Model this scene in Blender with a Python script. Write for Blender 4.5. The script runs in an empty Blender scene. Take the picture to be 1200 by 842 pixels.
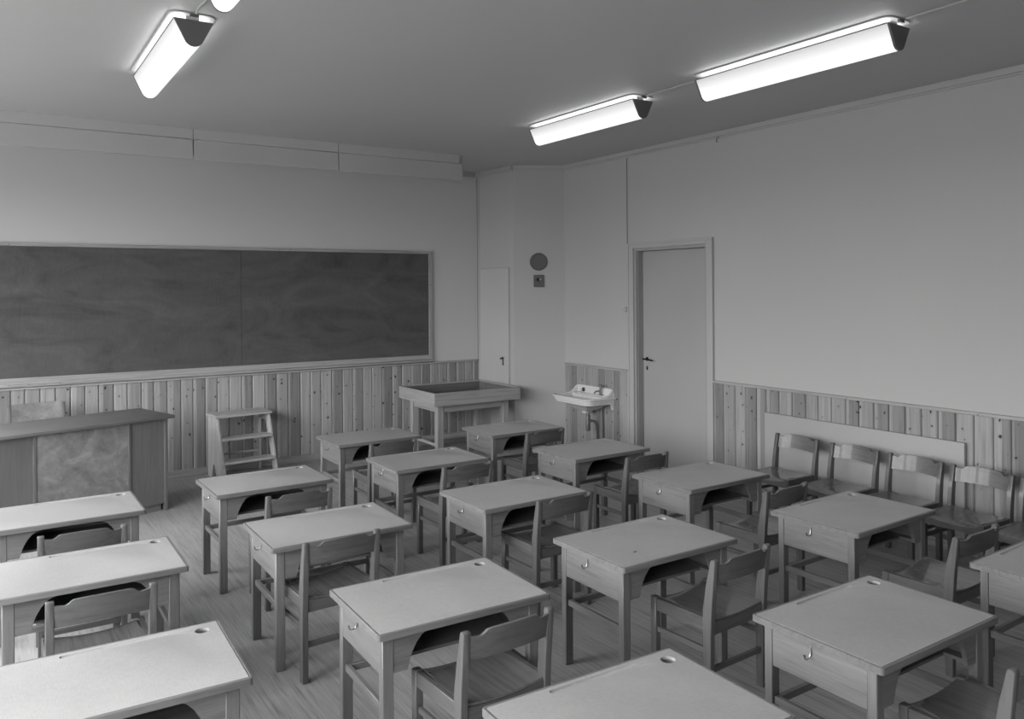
import bpy, bmesh, math, random
from math import sin, cos, pi, radians, atan2, hypot
from mathutils import Vector, Matrix

S = bpy.context.scene
COL = S.collection

# ------------------------------------------------------------------ camera
EYE = 1.70
FPX, CY0 = 941.0, 338.0          # focal length and horizon row for a 1200x842 frame
YAW, ROLL = radians(33.28), radians(-0.4)
cam = bpy.data.cameras.new('camera')
camo = bpy.data.objects.new('camera', cam)
COL.objects.link(camo)
cam.sensor_fit = 'HORIZONTAL'
cam.sensor_width = 36.0
cam.lens = FPX / 1200.0 * 36.0
cam.shift_y = -(421.0 - CY0) / 1200.0
cam.clip_start = 0.05
fw = Vector((sin(YAW), cos(YAW), 0)); r0 = Vector((cos(YAW), -sin(YAW), 0)); u0 = Vector((0, 0, 1))
rr = cos(ROLL) * r0 + sin(ROLL) * u0
uu = -sin(ROLL) * r0 + cos(ROLL) * u0
M = Matrix((rr, uu, -fw)).transposed().to_4x4()
M.translation = Vector((0, 0, EYE))
camo.matrix_world = M
S.camera = camo

# ------------------------------------------------------------------ world, daylight, exposure
W = bpy.data.worlds.new('overcast_sky'); S.world = W; W.use_nodes = True
SKY = 21.6
_t = W.node_tree; bg = _t.nodes['Background']
_tc = _t.nodes.new('ShaderNodeTexCoord'); _sx = _t.nodes.new('ShaderNodeSeparateXYZ'); _cr = _t.nodes.new('ShaderNodeValToRGB')
_mp = _t.nodes.new('ShaderNodeMapRange'); _mp.inputs[1].default_value = -1; _mp.inputs[2].default_value = 1
_t.links.new(_tc.outputs['Generated'], _sx.inputs[0]); _t.links.new(_sx.outputs['Z'], _mp.inputs[0]); _t.links.new(_mp.outputs[0], _cr.inputs[0])
_e = _cr.color_ramp.elements                      # overcast sky: ground, horizon, zenith
_e[0].position = 0.0; _e[0].color = (.14, .14, .14, 1); _e[1].position = 1.0; _e[1].color = (1, 1, 1, 1)
for _p, _v in ((.495, .16), (.505, .42), (.62, .60)):
    _n = _e.new(_p); _n.color = (_v, _v, _v, 1)
_t.links.new(_cr.outputs[0], bg.inputs[0]); bg.inputs[1].default_value = SKY
WIN_Y = [(-0.9, 0.9), (1.15, 2.95), (3.2, 5.0), (5.25, 6.95)]
WIN_Z = (0.95, 2.70)
LEFT_X, BACK_Y = -1.6, -3.0
RIGHT_X, FRONT_Y, CEIL = 5.202, 7.845, 3.014
LAMP_EMIT = 1.35
for (a, b) in WIN_Y:
    L = bpy.data.lights.new('daylight', 'AREA'); L.shape = 'RECTANGLE'
    L.size = b - a; L.size_y = WIN_Z[1] - WIN_Z[0]; L.cycles.is_portal = True
    lo = bpy.data.objects.new('daylight', L); COL.objects.link(lo)
    lo.location = (LEFT_X - 0.01, (a + b) / 2, (WIN_Z[0] + WIN_Z[1]) / 2)
    lo.rotation_euler = (radians(90), 0, radians(-90))     # shines towards +X
S.view_settings.view_transform = 'Standard'
S.view_settings.look = 'None'
S.view_settings.gamma = 1.0
S.view_settings.use_curve_mapping = False
S.view_settings.exposure = 0.0

# ------------------------------------------------------------------ materials
def g(v, a=1.0): return (v, v, v, a)

class NT:
    def __init__(self, name):
        self.m = bpy.data.materials.new(name); self.m.use_nodes = True
        self.t = self.m.node_tree; self.b = self.t.nodes['Principled BSDF']
    def n(self, typ, **kw):
        nd = self.t.nodes.new(typ)
        for k, v in kw.items(): setattr(nd, k, v)
        return nd
    def l(self, a, b): self.t.links.new(a, b)
    def math(self, op, a, b=None, clamp=False):
        nd = self.n('ShaderNodeMath', operation=op); nd.use_clamp = clamp
        for i, v in enumerate((a, b)):
            if v is None: continue
            if isinstance(v, (int, float)): nd.inputs[i].default_value = v
            else: self.l(v, nd.inputs[i])
        return nd.outputs[0]
    def coords(self, scale=(1, 1, 1), rnd=True, kind='Object'):
        tc = self.n('ShaderNodeTexCoord'); mp = self.n('ShaderNodeMapping')
        mp.inputs['Scale'].default_value = scale
        src = tc.outputs[kind]
        if rnd:
            oi = self.n('ShaderNodeObjectInfo')
            mu = self.n('ShaderNodeVectorMath', operation='SCALE'); mu.inputs[0].default_value = (13.1, 7.7, 23.3)
            self.l(oi.outputs['Random'], mu.inputs['Scale'])
            ad = self.n('ShaderNodeVectorMath', operation='ADD')
            self.l(src, ad.inputs[0]); self.l(mu.outputs[0], ad.inputs[1]); src = ad.outputs[0]
        self.l(src, mp.inputs['Vector'])
        return mp.outputs[0]
    def noise(self, vec, scale, detail=3, rough=.55, dist=0):
        nd = self.n('ShaderNodeTexNoise'); nd.inputs['Scale'].default_value = scale
        nd.inputs['Detail'].default_value = detail; nd.inputs['Roughness'].default_value = rough
        nd.inputs['Distortion'].default_value = dist
        self.l(vec, nd.inputs['Vector']); return nd.outputs['Fac']
    def ramp(self, fac, stops):
        nd = self.n('ShaderNodeValToRGB'); cr = nd.color_ramp
        while len(cr.elements) < len(stops): cr.elements.new(0.5)
        for e, (p, v) in zip(cr.elements, stops): e.position = p; e.color = g(v)
        self.l(fac, nd.inputs[0]); return nd.outputs[0]
    def color(self, sock): self.l(sock, self.b.inputs['Base Color'])
    def bump(self, sock, strength=.2, dist=.002):
        nd = self.n('ShaderNodeBump'); nd.inputs['Strength'].default_value = strength
        nd.inputs['Distance'].default_value = dist
        self.l(sock, nd.inputs['Height']); self.l(nd.outputs[0], self.b.inputs['Normal'])
    def fin(self, rough=.5, spec=.5, metal=0, coat=0):
        self.b.inputs['Roughness'].default_value = rough
        self.b.inputs['Specular IOR Level'].default_value = spec
        self.b.inputs['Metallic'].default_value = metal
        self.b.inputs['Coat Weight'].default_value = coat
        return self.m

def paint(name, v, rough=.6, var=.03, scale=1.2, weave=0.0, spec=.35):
    k = NT(name); c = k.coords(rnd=False)
    n1 = k.noise(c, scale, 4)
    k.color(k.ramp(n1, [(.3, v * (1 - var)), (.7, v * (1 + var))]))
    if weave:
        k.bump(k.noise(c, 240, 2), weave, .002)
    return k.fin(rough, spec)

def wood(name, v, axis='x', contrast=.14, rough=.42, spec=.5, knots=0.0, coat=0.0, tone=.08, s=1.0):
    k = NT(name)
    st = {'x': (1.2, 22, 22), 'y': (22, 1.2, 22), 'z': (22, 22, 1.2)}[axis]
    c = k.coords(tuple(q * s for q in st))
    n1 = k.noise(c, 1.6, 5, .6, .6)
    n2 = k.noise(c, 7.0, 3, .6)
    mix = k.math('ADD', k.math('MULTIPLY', n1, .65), k.math('MULTIPLY', n2, .35))
    base = k.ramp(mix, [(.30, v * (1 - contrast * 1.5)), (.5, v), (.72, v * (1 + contrast))])
    oi = k.n('ShaderNodeObjectInfo')
    f = k.math('ADD', k.math('MULTIPLY', oi.outputs['Random'], 2 * tone), 1 - tone)
    mul = k.n('ShaderNodeVectorMath', operation='SCALE'); k.l(base, mul.inputs[0]); k.l(f, mul.inputs['Scale'])
    out = mul.outputs[0]
    k.color(out)
    k.bump(mix, .12, .001)
    return k.fin(rough, spec, 0, coat)

def pine(name, v, axis='z', knots=True, rough=.5, percol=False):
    """knotty pine; with percol the object colour gives tone, edge-strip tone and strip width"""
    k = NT(name)
    st = {'x': (1.0, 26, 26), 'y': (26, 1.0, 26), 'z': (26, 26, 1.0)}[axis]
    c = k.coords(st)
    c1 = k.coords((1, 1, 1))
    n1 = k.noise(c, 1.3, 5, .6, 1.2)
    base = k.ramp(n1, [(.30, v * .72), (.5, v), (.70, v * 1.14)])
    if percol:
        oi = k.n('ShaderNodeObjectInfo')
        sp = k.n('ShaderNodeSeparateColor'); k.l(oi.outputs['Color'], sp.inputs[0])
        tc = k.n('ShaderNodeTexCoord'); sx = k.n('ShaderNodeSeparateXYZ'); k.l(tc.outputs['Generated'], sx.inputs[0])
        gx = sx.outputs['X'] if percol == 'x' else sx.outputs['Y']
        if percol == '-y': gx = k.math('SUBTRACT', 1.0, gx)
        wob = k.math('MULTIPLY', k.math('SUBTRACT', k.noise(k.coords((1, 1, 2.2)), 1.2, 2), .5), .18)
        msk = k.math('GREATER_THAN', sp.outputs['Blue'], k.math('ADD', gx, wob))
        tone = k.math('ADD', k.math('MULTIPLY', msk, sp.outputs['Green']), k.math('MULTIPLY', k.math('SUBTRACT', 1.0, msk), sp.outputs['Red']))
    else:
        oi = k.n('ShaderNodeObjectInfo')
        tone = k.math('ADD', k.math('MULTIPLY', oi.outputs['Random'], .12), .94)
    # knots: sparse elongated cells
    vo = k.n('ShaderNodeTexVoronoi'); vo.inputs['Scale'].default_value = 1.0; vo.inputs['Randomness'].default_value = 1.0
    vo.voronoi_dimensions = '2D'
    ck = k.coords((1, 1, 1)); sk = k.n('ShaderNodeSeparateXYZ'); k.l(ck, sk.inputs[0]); cmb = k.n('ShaderNodeCombineXYZ')
    if axis == 'z': across, along = k.math('ADD', sk.outputs['X'], sk.outputs['Y']), sk.outputs['Z']
    elif axis == 'x': across, along = k.math('ADD', sk.outputs['Z'], sk.outputs['Y']), sk.outputs['X']
    else: across, along = k.math('ADD', sk.outputs['Z'], sk.outputs['X']), sk.outputs['Y']
    wn = k.math('MULTIPLY', k.math('SUBTRACT', k.noise(ck, 38, 2, .6), .5), .30); wn2 = k.math('MULTIPLY', k.math('SUBTRACT', k.noise(ck, 17, 2, .6), .5), .5)
    k.l(k.math('ADD', k.math('MULTIPLY', across, 12.0), wn), cmb.inputs[0]); k.l(k.math('ADD', k.math('MULTIPLY', along, 9.5), wn2), cmb.inputs[1])
    k.l(cmb.outputs[0], vo.inputs['Vector'])
    spc = k.n('ShaderNodeSeparateColor'); k.l(vo.outputs['Color'], spc.inputs[0])
    rad = k.math('MULTIPLY', k.math('SUBTRACT', spc.outputs['Red'], .34 if percol else .72), .160)
    edge = k.math('SUBTRACT', k.math('ADD', rad, 0), vo.outputs['Distance'])
    km = k.math('MULTIPLY', edge, 45.0, clamp=True)
    halo = k.math('MULTIPLY', k.math('ADD', edge, .12), 5.0, clamp=True)
    halo = k.math('MULTIPLY', halo, k.math('GREATER_THAN', rad, .0))
    kf = k.math('SUBTRACT', 1.0, k.math('MULTIPLY', km, .92))
    hf = k.math('SUBTRACT', 1.0, k.math('MULTIPLY', halo, .22))
    f = k.math('MULTIPLY', k.math('MULTIPLY', kf, hf), tone)
    mul = k.n('ShaderNodeVectorMath', operation='SCALE'); k.l(base, mul.inputs[0]); k.l(f, mul.inputs['Scale'])
    k.color(mul.outputs[0]); k.bump(n1, .1, .001)
    return k.fin(rough, .4)

def plain(name, v, rough=.4, spec=.5, metal=0, coat=0):
    k = NT(name); c = k.coords((1, 1, 1)); n = k.noise(c, 30, 2)
    k.color(k.ramp(n, [(.3, v * .94), (.7, min(1, v * 1.05))]))
    return k.fin(rough, spec, metal, coat)

MT = {}
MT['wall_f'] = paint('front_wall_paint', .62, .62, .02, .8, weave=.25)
MT['wall_rear'] = paint('rear_wall_paint', .18, .6)
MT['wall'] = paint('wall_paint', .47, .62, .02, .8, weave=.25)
MT['ceiling'] = paint('ceiling_paint', .53, .55, .02, .6, spec=.5)
MT['trim'] = paint('trim_paint', .46, .4, .03, 3, spec=.5)
MT['door'] = paint('door_paint', .40, .38, .03, 2, spec=.5)
MT['jamb'] = paint('door_jamb_paint', .36, .4, .03, 2, spec=.5)
MT['hatch'] = paint('hatch_paint', .50, .5, .02, 2)
MT['valance'] = paint('valance_paint', .50, .5, .02, 2)
MT['panel'] = paint('flat_panel_paint', .40, .45, .02, 2)
MT['pinex'] = pine('pine_board_x', .38, 'x')
MT['piney'] = pine('pine_board_y', .38, 'y')
MT['pinez'] = pine('pine_board_z', .38, 'z')
MT['plank_front'] = pine('pine_plank_front', .34, 'z', percol='x')
MT['plank_right'] = pine('pine_plank_right', .31, 'z', percol='-y')
for ax in 'xyz':
    MT['oak' + ax] = wood('desk_wood_' + ax, .175, ax, .24, .40)
    MT['chair' + ax] = wood('chair_wood_' + ax, .118, ax, .26, .36, coat=.2)
    MT['lect' + ax] = wood('lectern_wood_' + ax, .17, ax, .14, .40)
MT['seat'] = wood('chair_seat_wood', .15, 'y', .24, .22, coat=.35)
MT['stoolx'] = pine('stool_pine_x', .50, 'x')
MT['stooly'] = pine('stool_pine_y', .50, 'y')
MT['stoolz'] = pine('stool_pine_z', .50, 'z')
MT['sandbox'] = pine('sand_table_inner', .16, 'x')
MT['chrome'] = plain('chrome', .45, .3, .5, 1)
MT['brass'] = plain('dull_metal', .25, .35, .5, 1)
MT['black'] = plain('black_bakelite', .012, .25)
MT['darkpaint'] = plain('dark_grey_paint', .11, .5)
MT['midpaint'] = plain('mid_grey_paint', .24, .5)
MT['white'] = plain('white_porcelain', .74, .12, .5, 0, .4)
MT['cable'] = paint('cable_sheath', .42, .5, .02)
MT['capmetal'] = paint('lamp_end_cap_paint', .15, .45, .02)
MT['tray'] = paint('lamp_tray_enamel', .42, .4, .02)
MT['dark'] = plain('dark_void', .02, .8)

def mk_laminate():
    k = NT('desktop_laminate'); c = k.coords((1, 1, 1))
    w1 = k.noise(k.coords((1, 14, 1)), 40, 2); w2 = k.noise(k.coords((14, 1, 1)), 40, 2)
    n = k.noise(c, 2.2, 4)
    f = k.math('ADD', k.math('MULTIPLY', k.math('ADD', w1, w2), .30), k.math('MULTIPLY', n, .4))
    k.color(k.ramp(f, [(.40, .335), (.60, .435)]))
    # a few tiny chips and dust flecks
    r = k.math('ADD', k.math('MULTIPLY', n, .12), .26)
    k.l(r, k.b.inputs['Roughness'])
    m = k.fin(.3, .5); k.l(r, k.b.inputs['Roughness']); return m
MT['laminate'] = mk_laminate()

def mk_floor():
    k = NT('streaked_linoleum')
    c = k.coords((1, 1, 1), rnd=False)
    s1 = k.noise(k.coords((34, 1.3, 1), rnd=False), 1.4, 4, .62, .5)
    s2 = k.noise(k.coords((70, 3.2, 1), rnd=False), 1.7, 3, .6, .3)
    n = k.noise(c, .9, 3)
    f = k.math('ADD', k.math('ADD', k.math('MULTIPLY', s1, .5), k.math('MULTIPLY', s2, .34)), k.math('MULTIPLY', n, .16))
    k.color(k.ramp(f, [(.36, .20), (.46, .32), (.54, .37), (.66, .45)]))
    k.bump(s1, .04, .001)
    return k.fin(.42, .4)
MT['floor'] = mk_floor()

def mk_board():
    k = NT('blackboard_slate')
    c = k.coords((1, 1, 1), rnd=False)
    sm = k.noise(k.coords((.9, 1, 2.3), rnd=False), 1.5, 6, .6, 1.6)
    sc = k.noise(k.coords((5, 1, 1.2), rnd=False), 5, 4, .7, 2.5)
    f = k.math('ADD', k.math('MULTIPLY', sm, .75), k.math('MULTIPLY', sc, .25))
    k.color(k.ramp(f, [(.32, .072), (.46, .100), (.56, .116), (.72, .150)]))
    return k.fin(.6, .25)
MT['board'] = mk_board()

def mk_mottled():
    k = NT('mottled_pressed_panel'); c = k.coords((1, 1, 1))
    n = k.noise(c, 5, 6, .65, .8); n2 = k.noise(c, 22, 4, .6, .5)
    f = k.math('ADD', k.math('MULTIPLY', n, .65), k.math('MULTIPLY', n2, .35))
    k.color(k.ramp(f, [(.32, .16), (.5, .25), (.68, .38)]))
    return k.fin(.42, .4)
MT['mottled'] = mk_mottled()

def mk_emit():
    k = NT('lamp_diffuser')
    k.b.inputs['Base Color'].default_value = g(.4)
    k.b.inputs['Emission Color'].default_value = g(1)
    # opal plastic: glow gradient painted into the emission, brighter towards the bottom
    tc = k.n('ShaderNodeTexCoord'); sx = k.n('ShaderNodeSeparateXYZ'); k.l(tc.outputs['Object'], sx.inputs[0])
    f = k.math('MULTIPLY', k.math('ADD', sx.outputs['Z'], .03), -1 / .10, clamp=True)
    st = k.math('ADD', k.math('MULTIPLY', f, LAMP_EMIT * .46), LAMP_EMIT * .30)
    k.l(st, k.b.inputs['Emission Strength'])
    return k.fin(.3)
MT['emit'] = mk_emit()
k_ = NT('glowing_tube'); k_.b.inputs['Emission Color'].default_value = g(1); k_.b.inputs['Emission Strength'].default_value = 7.0
MT['tube'] = k_.fin(.3)

# ------------------------------------------------------------------ mesh helpers
class MB:
    def __init__(self): self.bm = bmesh.new()
    def _bev(self, faces, bev, seg=2):
        if bev > 0:
            es = list({e for f in faces for e in f.edges})
            bmesh.ops.bevel(self.bm, geom=es, offset=bev, segments=seg, affect='EDGES', profile=.5)
    def box(self, x0, x1, y0, y1, z0, z1, bev=0, seg=1, mat=0):
        return self.prism([(x0, y0), (x1, y0), (x1, y1), (x0, y1)], z0, z1, 'z', bev, seg, mat)
    def prism(self, poly, a, b, axis='z', bev=0, seg=1, mat=0, smooth=False):
        def P(p, t):
            return {'z': (p[0], p[1], t), 'y': (p[0], t, p[1]), 'x': (t, p[0], p[1])}[axis]
        v0 = [self.bm.verts.new(P(p, a)) for p in poly]; v1 = [self.bm.verts.new(P(p, b)) for p in poly]
        fs = [self.bm.faces.new(v0), self.bm.faces.new(v1)]
        n = len(poly)
        for i in range(n):
            f = self.bm.faces.new((v0[i], v0[(i + 1) % n], v1[(i + 1) % n], v1[i])); f.smooth = smooth; fs.append(f)
        bmesh.ops.recalc_face_normals(self.bm, faces=fs)
        for f in fs: f.material_index = mat
        self._bev(fs, bev, seg)
        return self
    def hexa(self, bot, top, bev=0):
        """bot, top: four 3-D corners each"""
        v0 = [self.bm.verts.new(p) for p in bot]; v1 = [self.bm.verts.new(p) for p in top]
        fs = [self.bm.faces.new(v0), self.bm.faces.new(v1)]
        for i in range(4): fs.append(self.bm.faces.new((v0[i], v0[(i + 1) % 4], v1[(i + 1) % 4], v1[i])))
        bmesh.ops.recalc_face_normals(self.bm, faces=fs); self._bev(fs, bev, 1); return self
    def rings(self, rings, cap0=True, cap1=True, smooth=True, closed=True):
        vs = [[self.bm.verts.new(p) for p in R] for R in rings]; fs = []
        n = len(vs[0])
        for a, b in zip(vs, vs[1:]):
            for i in range(n if closed else n - 1):
                f = self.bm.faces.new((a[i], a[(i + 1) % n], b[(i + 1) % n], b[i])); f.smooth = smooth; fs.append(f)
        if cap0: fs.append(self.bm.faces.new(list(reversed(vs[0]))))
        if cap1: fs.append(self.bm.faces.new(vs[-1]))
        bmesh.ops.recalc_face_normals(self.bm, faces=fs)
        return self
    def tube(self, pts, r, seg=10):
        pts = [Vector(p) for p in pts]; R = []
        prev = None
        for i, p in enumerate(pts):
            d = (pts[min(i + 1, len(pts) - 1)] - pts[max(i - 1, 0)]).normalized()
            if prev is None:
                a = Vector((0, 0, 1)) if abs(d.z) < .9 else Vector((1, 0, 0))
                u = d.cross(a).normalized()
            else:
                u = (prev - d * prev.dot(d)).normalized()
            prev = u; v = d.cross(u)
            rad = r[i] if isinstance(r, (list, tuple)) else r
            R.append([p + (u * cos(2 * pi * k / seg) + v * sin(2 * pi * k / seg)) * rad for k in range(seg)])
        return self.rings(R)
    def lathe(self, prof, c=(0, 0, 0), axis='z', seg=20):
        """prof: (radius, height) list"""
        R = []
        for (rad, h) in prof:
            ring = []
            for k in range(seg):
                a = 2 * pi * k / seg; x, y = rad * cos(a), rad * sin(a)
                p = {'z': (x, y, h), 'y': (x, h, y), 'x': (h, x, y)}[axis]
                ring.append((c[0] + p[0], c[1] + p[1], c[2] + p[2]))
            R.append(ring)
        return self.rings(R)
    def build(self, name, mat, parent=None, loc=(0, 0, 0), sharp=True):
        me = bpy.data.meshes.new(name); self.bm.to_mesh(me); self.bm.free()
        mats = mat if isinstance(mat, (list, tuple)) else [mat]
        for m in mats: me.materials.append(MT[m] if isinstance(m, str) else m)
        if sharp:
            try: me.set_sharp_from_angle(angle=radians(42))
            except Exception: pass
        o = bpy.data.objects.new(name, me); COL.objects.link(o); o.location = loc
        if parent: o.parent = parent
        return o

def empty(name, loc=(0, 0, 0), rz=0):
    o = bpy.data.objects.new(name, None); COL.objects.link(o)
    o.location = loc; o.rotation_euler = (0, 0, rz); o.empty_display_size = .1
    return o
def tag(o, label, cat, group=None):
    o['label'] = label; o['category'] = cat
    if group: o['group'] = group
    return o
def struct(o, label=None, cat=None):
    o['kind'] = 'structure'
    if label: o['label'] = label
    if cat: o['category'] = cat
    return o
def copy_tree(o, parent=None):
    c = o.copy(); COL.objects.link(c); c.parent = parent
    for ch in list(o.children): copy_tree(ch, c)
    return c
def circle(cx, cy, r, n): return [(cx + r * cos(2 * pi * i / n), cy + r * sin(2 * pi * i / n)) for i in range(n)]
def rrect(x0, x1, y0, y1, r, n=4):
    out = []
    for (cx, cy, a0) in ((x1 - r, y1 - r, 0), (x0 + r, y1 - r, 90), (x0 + r, y0 + r, 180), (x1 - r, y0 + r, 270)):
        for i in range(n + 1):
            a = radians(a0 + 90 * i / n); out.append((cx + r * cos(a), cy + r * sin(a)))
    return out
def fill_face(bm, loops, z, up=True):
    """planar face with holes; returns vertex loops"""
    vls, es = [], []
    for lp in loops:
        vl = [bm.verts.new((x, y, z)) for x, y in lp]; vls.append(vl)
        for i in range(len(vl)): es.append(bm.edges.new((vl[i], vl[(i + 1) % len(vl)])))
    r = bmesh.ops.triangle_fill(bm, edges=es, use_beauty=True, normal=(0, 0, 1))
    return vls
def wall_between(bm, a, b, smooth=False):
    n = len(a)
    for i in range(n):
        f = bm.faces.new((a[i], a[(i + 1) % n], b[(i + 1) % n], b[i])); f.smooth = smooth

# ================================================================== SETTING
T = .15
# floor
m = MB(); m.box(LEFT_X - T, RIGHT_X + .45, BACK_Y - T, FRONT_Y + T, -.1, 0)
struct(m.build('floor', 'floor'), 'streaked grey linoleum classroom floor', 'floor')
m = MB(); m.box(LEFT_X - T, RIGHT_X + .45, BACK_Y - T, FRONT_Y + T, CEIL, CEIL + .1)
struct(m.build('ceiling', 'ceiling'), 'plain painted classroom ceiling', 'ceiling')
# walls
m = MB(); m.box(LEFT_X - T, RIGHT_X + T, FRONT_Y, FRONT_Y + T, 0, CEIL)
wall_front = struct(m.build('wall_front', 'wall_f'), 'painted front wall carrying the blackboard', 'wall')
DY0, DY1, DZ = 4.86, 5.79, 2.075            # door opening in the right wall
m = MB()
m.box(RIGHT_X, RIGHT_X + T, BACK_Y - T, DY0, 0, CEIL)
m.box(RIGHT_X, RIGHT_X + T, DY1, FRONT_Y, 0, CEIL)
m.box(RIGHT_X, RIGHT_X + T, DY0, DY1, DZ, CEIL)
m.box(RIGHT_X + T, RIGHT_X + T + .05, DY0 - .1, DY1 + .1, 0, DZ + .1)      # unseen slab added behind the door leaf to block leaking sky light
wall_right = struct(m.build('wall_right', 'wall'), 'painted right wall with the door', 'wall')
m = MB(); m.box(LEFT_X - T, RIGHT_X + T, BACK_Y - T, BACK_Y, 0, CEIL)
struct(m.build('wall_back', 'wall_rear'), 'painted wall behind the camera', 'wall')
m = MB()
m.box(LEFT_X - T, LEFT_X, BACK_Y, FRONT_Y, 0, WIN_Z[0]); m.box(LEFT_X - T, LEFT_X, BACK_Y, FRONT_Y, WIN_Z[1], CEIL)
ys = [BACK_Y] + [v for w_ in WIN_Y for v in w_] + [FRONT_Y]
for i in range(0, len(ys), 2): m.box(LEFT_X - T, LEFT_X, ys[i], ys[i + 1], WIN_Z[0], WIN_Z[1])
struct(m.build('wall_left', 'wall'), 'painted window wall left of the camera', 'wall')
for i, (a, b) in enumerate(WIN_Y):
    m = MB(); x0, x1 = LEFT_X - .12, LEFT_X - .06; z0, z1 = WIN_Z; q = .05
    m.box(x0, x1, a, a + q, z0, z1); m.box(x0, x1, b - q, b, z0, z1)
    m.box(x0, x1, a + q, b - q, z0, z0 + q); m.box(x0, x1, a + q, b - q, z1 - q, z1)
    m.box(x0, x1, (a + b) / 2 - .03, (a + b) / 2 + .03, z0 + q, z1 - q)
    struct(m.build('window_%d' % (i + 1), 'trim'), 'painted window frame in the left wall', 'window')
# diagonal corner casing (two visible faces)
C0 = (4.678, FRONT_Y); C1 = (4.728, 7.169); C2 = (RIGHT_X, 6.889)
m = MB(); m.prism([C0, C1, C2, (RIGHT_X, FRONT_Y)], 0, CEIL, 'z')
wall_corner = struct(m.build('wall_corner', 'wall'), 'boxed-in painted corner with a slanting face', 'wall')

def plank_mesh(w, h, axis):
    """pine board with chamfered long edges; local x or y across, z up, thickness towards the room"""
    t, c = .015, .006; gp = .0024
    if axis == 'x':      # front wall: faces -Y
        poly = [(gp, 0), (gp, -t + c), (gp + c, -t), (w - gp - c, -t), (w - gp, -t + c), (w - gp, 0)]
        mm = MB(); mm.prism(poly, 0, h, 'z'); return mm
    poly = [(0, gp), (-t + c, gp), (-t, gp + c), (-t, w - gp - c), (-t + c, w - gp), (0, w - gp)]
    mm = MB(); mm.prism(poly, 0, h, 'z'); return mm

RAIL_Z = .905
PL_H = RAIL_Z - .02
# front wall joints (x) measured along the wainscot
FPXJ = [12.5, 29, 47, 65, 82.5, 99.5, 115.5, 133, 149, 165.5, 180, 195.7, 211.7, 225.8, 240.3, 254.5, 268.3, 283, 295.5, 310.5, 323.8,
        337.2, 351.7, 363.3, 375.8, 388.5, 401, 413, 425, 435.6, 447.5, 459.2, 470.6, 481.6, 492.5, 503.5, 513, 523.6, 534.5, 544, 553.4]
FTONE = 'D M M L M l L d L M s l l M d M L L d L D M D L M L D L d L L D s L M D L M d M L d'
def colx(px):            # frame column -> x on the front wall plane
    X = (px - 600) / FPX
    d = fw + X * rr + (-.12) * uu
    return d.x / d.y * FRONT_Y
def coly(px):            # frame column -> y on the right wall plane
    X = (px - 600) / FPX
    d = fw + X * rr + (-.15) * uu
    return d.y / d.x * RIGHT_X
TONES = {'L': (1.16, 1.22, .15), 'M': (1.0, 1.18, .22), 'D': (.72, 1.0, .18), 'd': (.80, 1.18, .26), 'l': (.88, 1.26, .42),
         's': (.80, 1.24, .5)}
def lay(joints, tones, axis, parent, mat, at):
    rnd = random.Random(5)
    for i, (a, b) in enumerate(zip(joints, joints[1:])):
        lo, w = min(a, b), abs(b - a)
        o = plank_mesh(w, PL_H - .0, axis).build('plank', mat, parent, sharp=False)
        o.location = (lo, at, 0) if axis == 'x' else (at, lo, 0)
        t = TONES[tones[i]] if i < len(tones) else TONES[rnd.choice('LMDdlsLM')]
        k = rnd.uniform(.95, 1.05)
        o.color = (t[0] * k, t[1] * k, t[2], 1)
J = [colx(p) for p in FPXJ]
first = J[0]; pre = []
x = first
while x > LEFT_X + .05:
    x -= .115; pre.append(max(x, LEFT_X))
pre = list(reversed(pre))
lay(pre + J + [4.677], (['M', 'L', 'd', 'l', 'L', 'D', 'M', 's'] * 4)[:len(pre) - 1] + FTONE.split(), 'x', wall_front, 'plank_front', FRONT_Y)
# right wall, two runs
RJ1 = [6.888] + [coly(p) for p in (669.8, 677.2, 685, 692.8, 701, 709.6, 718, 727)] + [5.875]
lay(RJ1, 'M D M M L D M d L'.split(), 'y', wall_right, 'plank_right', RIGHT_X)
RJ2 = [4.785] + [coly(p) for p in (849, 862.7, 875, 887.7, 899, 914, 929.3, 945.2, 959.7, 975.2, 992, 1007.5, 1025, 1042.5, 1061.7, 1080.8, 1100,
                                   1120.8, 1142.2, 1165, 1186)]
y = RJ2[-1]
while y > BACK_Y + .13: y -= .112; RJ2.append(y)
lay(RJ2, 'D M L D l d L D M L M d M d d M L d L L s D L'.split(), 'y', wall_right, 'plank_right', RIGHT_X)

# wainscot rails
def rail(name, boxes, mat, lab):
    mm = MB()
    for b in boxes: mm.box(*b, bev=.003)
    return struct(mm.build(name, mat), lab, 'trim')
rail('trim_1', [(LEFT_X, 4.677, FRONT_Y - .028, FRONT_Y, RAIL_Z - .02, RAIL_Z)], 'pinex', 'pine capping rail on the wainscot of the front wall')
rail('trim_2', [(RIGHT_X - .026, RIGHT_X, 5.876, 6.87, RAIL_Z - .02, RAIL_Z + .002)], 'piney', 'pine capping rail between corner and door')
rail('trim_3', [(RIGHT_X - .026, RIGHT_X, BACK_Y, 4.784, RAIL_Z - .02, RAIL_Z + .002)], 'piney', 'pine capping rail right of the door')
# baseboards (front of the planks)
rail('baseboard_front', [(LEFT_X, 4.677, FRONT_Y - .032, FRONT_Y - .0145, 0, .062), (LEFT_X, 4.677, FRONT_Y - .048, FRONT_Y - .0325, 0, .016)], 'pinex', 'low pine baseboard under the front wainscot')
rail('baseboard_right', [(RIGHT_X - .032, RIGHT_X - .0145, BACK_Y, 4.784, 0, .062), (RIGHT_X - .032, RIGHT_X - .0145, 5.876, 6.85, 0, .062)], 'piney', 'low pine baseboard along the right wall')
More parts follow.
